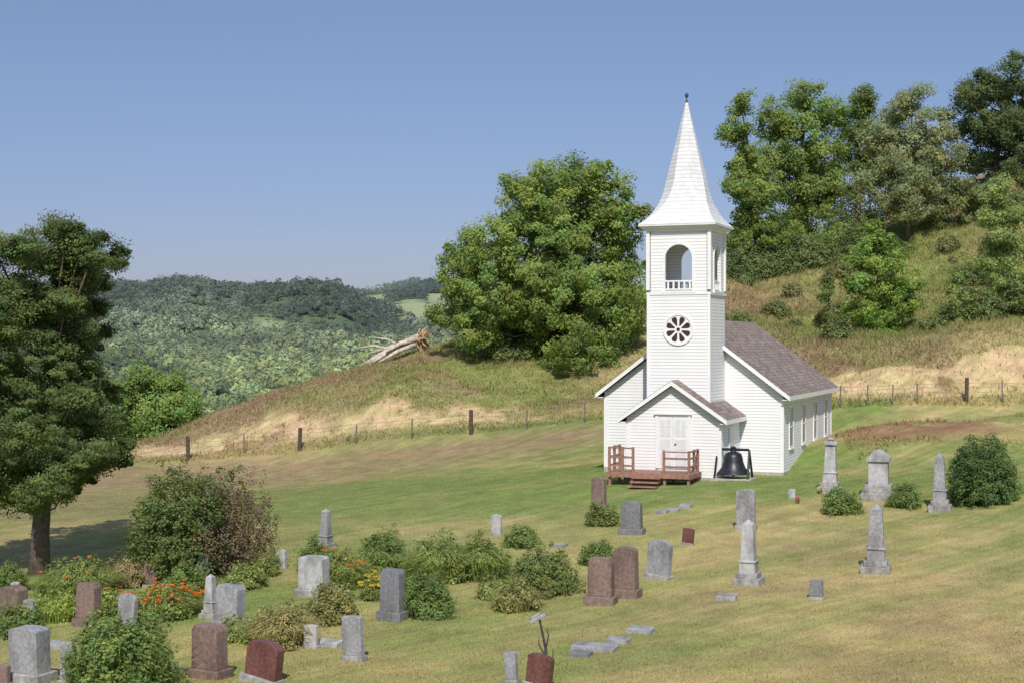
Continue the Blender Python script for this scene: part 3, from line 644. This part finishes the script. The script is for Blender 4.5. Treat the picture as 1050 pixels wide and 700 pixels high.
mb.box(-dw-.10,-dw,VY-.06,VY-.002,dz0,dz1+.10);mb.box(dw,dw+.10,VY-.06,VY-.002,dz0,dz1+.10);mb.box(-dw,dw,VY-.06,VY-.002,dz1,dz1+.10);mb.box(-dw-.16,dw+.16,VY-.12,VY-.062,dz1+.07,dz1+.13)
mb.build("door_frame",M_trim,ves)
for s in (-1,1):
    mb=MB()
    x0,x1=sorted((s*.012,s*(dw-.004)));mb.box(x0,x1,VY-.035,VY-.002,dz0,dz1-.004,1)
    for (za,zb) in ((.45,.95),(1.08,1.5),(1.62,2.28)):
        a0,a1=x0+.09,x1-.09
        if za>1.6:
            mid=(a0+a1)/2
            for (p0,p1) in ((a0,mid-.02),(mid+.02,a1)):
                for (q0,q1) in ((za,(za+zb)/2-.02),((za+zb)/2+.02,zb)): mb.box(p0,p1,VY-.045,VY-.036,q0,q1,2)
        else: mb.box(a0,a1,VY-.045,VY-.036,za,zb,2)
    if s>0: mb.lathe([(.03,0),(.045,.02),(.03,.04)],8,3,(.1,VY-.07,1.3))
    mb.build("door",[M_trim,M_door,M_pan,M_bell],ves)
# ---- deck
dk=empty("wooden_deck",LW(0,0,BZ),-psi,"red stained wooden entrance deck with steps and railings","deck")
mb=MB();dtop=.27;XL=-2.12;XR=1.25
for i in range(11):
    y0=-5.05+i*.148
    if y0+.14<-3.45: mb.box(XL,XR,y0,y0+.138,dtop-.04,dtop)
mb.box(XL+.02,XR-.02,-5.09,-5.053,dtop-.18,dtop-.005);mb.box(XL-.04,XL-.003,-5.05,-3.47,dtop-.18,dtop-.005);mb.box(XR+.003,XR+.04,-5.05,-3.47,dtop-.18,dtop-.005)
for x in (XL+.1,-1.1,.2,XR-.1):
    for y in (-4.95,-3.7): mb.box(x-.05,x+.05,y-.05,y+.05,-.9,dtop-.045)
mb.build("floor",M_deck,dk)
for i in range(4):
    mb=MB();zt=dtop-.145*(i+1)+.0;y1_=-5.095-.28*i;mb.box(-1.02,.12,y1_-.28,y1_-.002,zt-.045,zt);mb.box(-.98,.08,y1_-.02,y1_-.004,zt-.2,zt-.043);mb.build("step",M_deck,dk)
def rail(pts,h=.9):
    mb=MB()
    for k_,(x,y) in enumerate(pts): mb.box(x-.045,x+.045,y-.045,y+.045,dtop+.001,dtop+h+.05)
    for (a,b) in zip(pts[:-1],pts[1:]):
        A=Vector((a[0],a[1],0));B=Vector((b[0],b[1],0));l=(B-A).length;an=math.atan2(B.y-A.y,B.x-A.x)
        M=Matrix.Translation(A)@Matrix.Rotation(an,4,'Z')
        for (z0,z1,w_) in ((h-.03,h+.02,.05),(.55,.63,.018),(.22,.30,.018)):
            mb.box(.047,l-.047,-w_,w_,dtop+z0,dtop+z1,0,M)
    return mb.build("railing",M_deck,dk)
rail([(XL+.08,-3.6),(XL+.08,-4.3),(XL+.08,-4.98),(-1.5,-4.98),(-1.07,-4.98)],.95)
rail([(.17,-4.98),(XR-.08,-4.98),(XR-.08,-4.2),(XR-.08,-3.6)],.85)
# ---- bell
x,y,z=gp(752,491,50,62)
be=empty("church_bell",(x,y,z),-psi,"large black cast iron bell mounted on a stand","bell")
mb=MB();mb.lathe([(.66,.22),(.64,.25),(.57,.34),(.46,.5),(.39,.7),(.36,.88),(.32,1.0),(.2,1.07),(.02,1.09),(.02,1.05),(.17,1.02),(.29,.96),(.33,.86),(.36,.68),(.43,.48),(.54,.32),(.6,.23)],32);mb.build("bell_body",M_bell,be,smooth=True)
mb=MB();mb.box(-.62,.62,-.07,.07,1.12,1.22);mb.lathe([(.12,1.07),(.09,1.15),(.12,1.26),(.02,1.3)],10);mb.build("yoke",M_bell,be,bevel=.015)
for s in (-1,1):
    mb=MB();mb.tube([(s*.66,-.42,.06),(s*.63,0,1.16)],[.05,.045],6);mb.tube([(s*.66,.42,.06),(s*.63,0,1.16)],[.05,.045],6);mb.tube([(s*.655,-.26,.5),(s*.655,.26,.5)],.03,6);mb.build("stand",M_bell,be)
mb=MB();mb.tube([(0,0,1.0),(0,0,.25)],.02,6);mb.lathe([(.03,.12),(.07,.18),(.05,.26),(.02,.28)],10);mb.build("clapper",M_bell,be)
mb=MB();mb.box(-.8,.8,-.55,.55,-.25,.06);mb.build("base",M_found,be,bevel=.02)
# ---------------------------------------------------------------- gravestones
def stone(kind,px,py,w,h,mi,yaw=None,tilt=0,label=None,name="gravestone"):
    x,y,z=gp(px,py);s=y/F;w=w*s;h=h*s
    yw=math.radians(-24+rng.uniform(-7,7)) if yaw is None else math.radians(yaw)
    nm={0:"grey granite",1:"light grey marble",2:"dark red granite",3:"brown granite",4:"dark grey granite"}[mi]
    ty={"block":"upright headstone on a stone base","tablet":"tablet headstone with rounded top","obelisk":"tall obelisk on stepped base","pillar":"tall column monument with carved cap","flat":"low flat grave marker","stack":"tiered monument with peaked cap","plain":"small upright marker"}[kind]
    e=empty(name,(x,y,z),0,label or (nm+" "+ty+(" leaning" if abs(tilt)>3 else "")),"gravestone",None if kind in("pillar","stack") else "cemetery gravestones",rot=(math.radians(rng.uniform(-2,2)),math.radians(tilt+rng.uniform(-1,1)),yw))
    G=M_gran[mi]
    if kind=="block":
        bh=h*.18;d=w*.42
        mb=MB();mb.box(-w/2,w/2,-d*.75,d*.75,-.15,bh);mb.build("base",M_gbase if mi<2 else G,e,bevel=.02)
        w2=w*.8/2;mb=MB();t=h-bh;v=rng.random();f=.16*rng.uniform(.3,1)
        if v<.6: tp=[(w2*.97*math.cos(a)*1.0,h-t*f+t*f*math.sin(a)**.8) for a in np.linspace(.35,math.pi-.35,9)]
        else: tp=[(w2*.8,h),(-w2*.8,h)]
        poly=[(-w2,bh),(w2,bh),(w2*.97,h-t*f)]+tp+[(-w2*.97,h-t*f)]
        mb.prism(poly,-d*.5,d*.5);mb.build("headstone",G,e,bevel=.012)
    elif kind in("tablet","plain"):
        d=max(.09,w*.22);bh=h*.12
        mb=MB();mb.box(-w/2,w/2,-d,d,-.15,bh);mb.build("base",M_gbase,e,bevel=.012)
        w2=w*.86/2;k_=.45*rng.uniform(.3,1.1) if kind=="tablet" else .15
        poly=[(-w2,bh),(w2,bh)]
        poly+=[(w2*math.cos(a),h-w2*k_+w2*k_*math.sin(a)) for a in np.linspace(0,math.pi,11)]
        mb=MB();mb.prism(poly,-d*.6,d*.6);mb.build("headstone",G,e,bevel=.01)
    elif kind in("obelisk","pillar"):
        a=w/2
        def sq(r,z0): return [(-r,-r,z0),(r,-r,z0),(r,r,z0),(-r,r,z0)]
        mb=MB();mb.box(-a,a,-a,a,-.15,h*.10);mb.box(-a*.78,a*.78,-a*.78,a*.78,h*.099,h*.18);mb.build("base",M_gbase,e,bevel=.015)
        mb=MB();mb.rings([sq(a*.6,h*.18),sq(a*.58,h*.34),sq(a*.66,h*.345),sq(a*.66,h*.365),sq(a*.53,h*.37),sq(a*.42,h*.86)]+([sq(a*.40,h*.93),sq(a*.02,h)] if kind=="obelisk" else []),0)
        if kind!="obelisk":
            mb.rings([sq(a*.6,h*.859),sq(a*.62,h*.9),sq(a*.4,h*.93)],0);mb.lathe([(a*.2,h*.925),(a*.34,h*.955),(a*.3,h*.98),(a*.05,h)],10)
        mb.build("shaft",G,e,bevel=.008)
    elif kind=="stack":
        a=w/2;mb=MB();mb.box(-a,a,-a*.8,a*.8,-.15,h*.14);mb.box(-a*.8,a*.8,-a*.62,a*.62,h*.138,h*.3);mb.build("base",M_gbase,e,bevel=.02)
        mb=MB();mb.box(-a*.58,a*.58,-a*.45,a*.45,h*.299,h*.76);mb.box(-a*.7,a*.7,-a*.56,a*.56,h*.758,h*.84)
        mb.prism([(-a*.62,h*.838),(a*.62,h*.838),(a*.3,h*.95),(0,h),(-a*.3,h*.95)],-a*.5,a*.5);mb.build("headstone",G,e,bevel=.012)
    elif kind=="flat":
        mb=MB();d=max(.16,w*.22);hh_=max(.08,h*.6);mb.rings([[(-w/2,-d,-.1),(w/2,-d,-.1),(w/2,d,-.1),(-w/2,d,-.1)],[(-w/2,-d,hh_*.7),(w/2,-d,hh_*.7),(w/2,d,hh_),(-w/2,d,hh_)],[(-w*.47,-d*.9,hh_*.78),(w*.47,-d*.9,hh_*.78),(w*.47,d*.9,hh_*1.05),(-w*.47,d*.9,hh_*1.05)]])
        mb.build("headstone",G,e)
    return e
ST=[("block",31,698,48,56,0),("tablet",70,702,20,44,0),("block",14,634,34,34,3),("tablet",30,640,14,26,0),("block",90,641,28,44,3),("tablet",130,640,26,32,0,None,5),("tablet",141,588,10,22,3),("plain",154,602,16,24,3),
("tablet",208,597,14,26,0),("tablet",289,582,11,19,1),("obelisk",216,632,18,44,1),("block",236,643,36,44,0),("block",215,694,42,54,3),("tablet",269,698,46,42,2,-30,7),
("obelisk",334,564,18,43,0),("block",322,610,36,40,1),("plain",319,664,18,24,1),("tablet",363,677,27,46,0,None,-4),("block",402,635,29,52,4),("tablet",509,548,13,21,1),
("block",614,523,18,34,3),("block",648,547,26,34,4),("block",616,619,32,48,3),("block",642,612,30,52,3),("tablet",675,593,30,40,0,-38,4),("plain",705,558,14,17,2,None,6),
("tablet",765,543,22,42,0),("obelisk",768,598,27,66,1),("obelisk",898,586,30,70,0),("pillar",851,504,23,56,1),("stack",901,511,34,51,1),("obelisk",964,523,22,59,0),
("plain",837,614,16,20,4),("flat",745,614,20,8,1),("plain",525,700,15,32,0,None,-3),("tablet",552,704,32,34,2,-30,8),
("flat",610,666,46,9,0),("flat",634,658,24,8,0),("flat",657,648,26,9,0),("flat",338,662,26,10,1),("flat",596,672,20,8,4),("flat",60,664,30,10,0),("flat",104,655,24,8,1),
("flat",678,526,12,5,0),("flat",690,524,12,5,0),("flat",703,520,12,6,0),("flat",650,533,14,6,0),("plain",812,510,8,9,1),("tablet",4,702,14,22,3),("plain",100,628,12,14,3),("flat",575,560,12,5,0),("tablet",16,612,10,16,1)]
for s in ST: stone(s[0],s[1],s[2],s[3],s[4],s[5],*(s[6:]))
x,y,z=gp(562,694);e=empty("garden_ornament",(x,y,z),0,"leaning weathered iron grave ornament with tilted grey top","ornament",rot=(0,math.radians(-6),0))
mb=MB();mb.tube([(0,0,-.1),(.01,0,.6),(-.05,0,1.2)],[.035,.028,.02],8);mb.tube([(.01,0,.55),(.10,.02,.85),(.07,0,1.0)],[.02,.015,.008],6);mb.tube([(0,0,.4),(-.12,.0,.7),(-.10,0,.8)],[.02,.015,.008],6);mb.tube([(0,0,.2),(.13,-.02,.35),(.16,0,.55)],[.022,.018,.01],6);mb.build("post",M_dmet,e)
mb=MB();M=Matrix.Translation((-.07,0,1.2))@Matrix.Rotation(math.radians(-22),4,'Y');mb.box(-.19,.17,-.09,.09,-.02,.05,0,M);mb.box(-.13,.08,-.05,.05,.049,.10,0,M);mb.build("ornament_top",M_metal,e,bevel=.01)
for (a,b,c_) in [(757,541,(.6,.08,.25)),(818,516,(.7,.15,.3)),(841,506,(.65,.5,.1)),(772,548,(.5,.1,.4)),(652,600,(.6,.1,.15)),(340,604,(.55,.12,.4))]:
    x,y,z=gp(a,b);e=empty("flower_bouquet",(x,y,z),0,"small colourful bouquet of flowers at a grave","flowers",group="grave bouquets")
    C=unit(14)*.07+np.array([0,0,.15]);V,c=leaves(C,np.full(14,.035),8,.026,c_,.3);fast_mesh("bloom",V,4,M_leaf,e,c)
    C=unit(8)*.05+np.array([0,0,.07]);V,c=leaves(C,np.full(8,.05),8,.035,G1,.3);fast_mesh("foliage",V,4,M_leaf,e,c)
# ---------------------------------------------------------------- fence
def fence(pp,label):
    x,y,z=gp(*pp[0][:2],70,95);e=empty("wire_fence",(x,y,z),0,label,"fence");tops=[]
    for (px,py,h,thick) in pp:
        X_,Y_,Z_=gp(px,py,70,95);h=h*Y_/F;r=.11 if thick else .035
        mb=MB();mb.lathe([(r,-.3),(r,h*.97),(r*.8,h)],8);mb.build("post",M_post if thick else M_steel,e,loc=(X_-x,Y_-y,Z_-z),rot=(math.radians(rng.uniform(-3,3)),math.radians(rng.uniform(-3,3)),0));tops.append((X_-x,Y_-y,Z_-z,h))
    mb=MB()
    for f in (.3,.55,.78,.95):
        for a,b in zip(tops[:-1],tops[1:]):
            mb.tube([(a[0],a[1]-.08,a[2]+f*1.15),((a[0]+b[0])/2,(a[1]+b[1])/2-.08,(a[2]+b[2])/2+f*1.15-.04),(b[0],b[1]-.08,b[2]+f*1.15)],.008,4)
    mb.build("wire",M_wire,e)
fence([(120,477,20,0),(193,471,24,1),(250,465,20,0),(307,461,23,1),(365,455,20,0),(422,450,21,0),(483,445,25,1),(540,440,20,0),(600,433,20,0)],"wire pasture fence with dark wooden posts along sandy bank")
fence([(862,417,22,0),(889,416,22,0),(915,415,21,0),(941,414,21,0),(991,413,26,1),(1028,413,22,0),(1075,413,22,0)],"wire pasture fence with dark posts below the hill")
# ---------------------------------------------------------------- fallen tree
x,y,z=at(430,95);e=empty("fallen_tree",(x,y,z+.1),0,"uprooted dead tree with weathered trunk and exposed roots","fallen tree");e.scale=(1.15,1.15,1.15)
mb=MB()
for (a,b,r) in [((0,0,.7),(-3.4,-.6,-1.0),.26),((-.3,.2,.5),(-2.9,1.0,-.2),.16),((-.5,-.2,.5),(-3.0,-1.3,-1.0),.16),((-1,0,.2),(-2.6,-.2,.7),.07),((-1.5,-.2,0),(-3.6,.3,.1),.08),((-.2,-.4,.3),(-2.2,-1.5,-.7),.14),((-.2,-.4,.6),(-1.8,-1.0,-.1),.16)]:
    A=Vector(a);B=Vector(b);mid=(A+B)/2+Vector((0,rng.uniform(-.1,.1),rng.uniform(0,.2)));mb.tube([A,mid,B],[r,r*.8,r*.4],8)
mb.build("trunk",M_dead,e,smooth=True)
mb=MB()
for i in range(46):
    a=rng.uniform(0,6.28);l=rng.uniform(.4,1.1);d=Vector((.15+.5*rng.random(),math.cos(a)*.9,math.sin(a)*1.0)).normalized()
    o_=Vector((rng.uniform(-.2,.15),rng.uniform(-.15,.15),.5+rng.uniform(-.2,.2)))
    mb.tube([o_,o_+d*l*.55+Vector((0,0,rng.uniform(-.1,.1))),o_+d*l+Vector((.2*rng.random(),rng.uniform(-.25,.25),rng.uniform(-.25,.25)))],[.15,.08,.015],5)
mb.build("root",M_root,e)
# ---------------------------------------------------------------- camera, light, world
cam=bpy.data.cameras.new("camera");co=bpy.data.objects.new("camera",cam);link(co);co.location=(0,0,EYE);co.rotation_euler=(math.pi/2,0,0)
cam.sensor_width=36;cam.lens=F/1050*36;cam.clip_end=8000;S.camera=co
el=math.radians(46);az=math.radians(-2);sdx,sdy=math.sin(az),-math.cos(az)
sd=Vector((sdx*math.cos(el),sdy*math.cos(el),math.sin(el)))
sl=bpy.data.lights.new("sun",'SUN');sl.energy=4.1;sl.angle=math.radians(.53);sl.color=(1,.94,.85)
so=bpy.data.objects.new("sun",sl);link(so);so.rotation_euler=sd.to_track_quat('Z','Y').to_euler();so.location=(20,-20,60)
w=bpy.data.worlds.new("World");S.world=w;w.use_nodes=True;nt=w.node_tree;bg=nt.nodes["Background"];L=nt.links
sk=nt.nodes.new('ShaderNodeTexSky');sk.sky_type='NISHITA';sk.sun_disc=False;sk.sun_elevation=el;sk.sun_rotation=math.atan2(sdx,sdy)
sk.air_density=1.0;sk.dust_density=.8;sk.ozone_density=3.0;sk.altitude=200
tc=nt.nodes.new('ShaderNodeTexCoord');sx=nt.nodes.new('ShaderNodeSeparateXYZ');L.new(tc.outputs['Generated'],sx.inputs[0])
rp=nt.nodes.new('ShaderNodeValToRGB');L.new(sx.outputs['Z'],rp.inputs['Fac'])
rp.color_ramp.elements[0].position=0.0;rp.color_ramp.elements[0].color=(.44,.42,.58,1)
rp.color_ramp.elements[1].position=.26;rp.color_ramp.elements[1].color=(.66,.62,.64,1)
e2=rp.color_ramp.elements.new(.10);e2.color=(.50,.475,.585,1)
e3=rp.color_ramp.elements.new(.60);e3.color=(1.0,.94,.90,1)
mx=nt.nodes.new('ShaderNodeMix');mx.data_type='RGBA';mx.blend_type='MULTIPLY';mx.inputs[0].default_value=1
L.new(sk.outputs[0],mx.inputs[6]);L.new(rp.outputs[0],mx.inputs[7]);L.new(mx.outputs[2],bg.inputs[0]);bg.inputs[1].default_value=.15
S.view_settings.view_transform='Standard';S.view_settings.look='None';S.view_settings.exposure=0
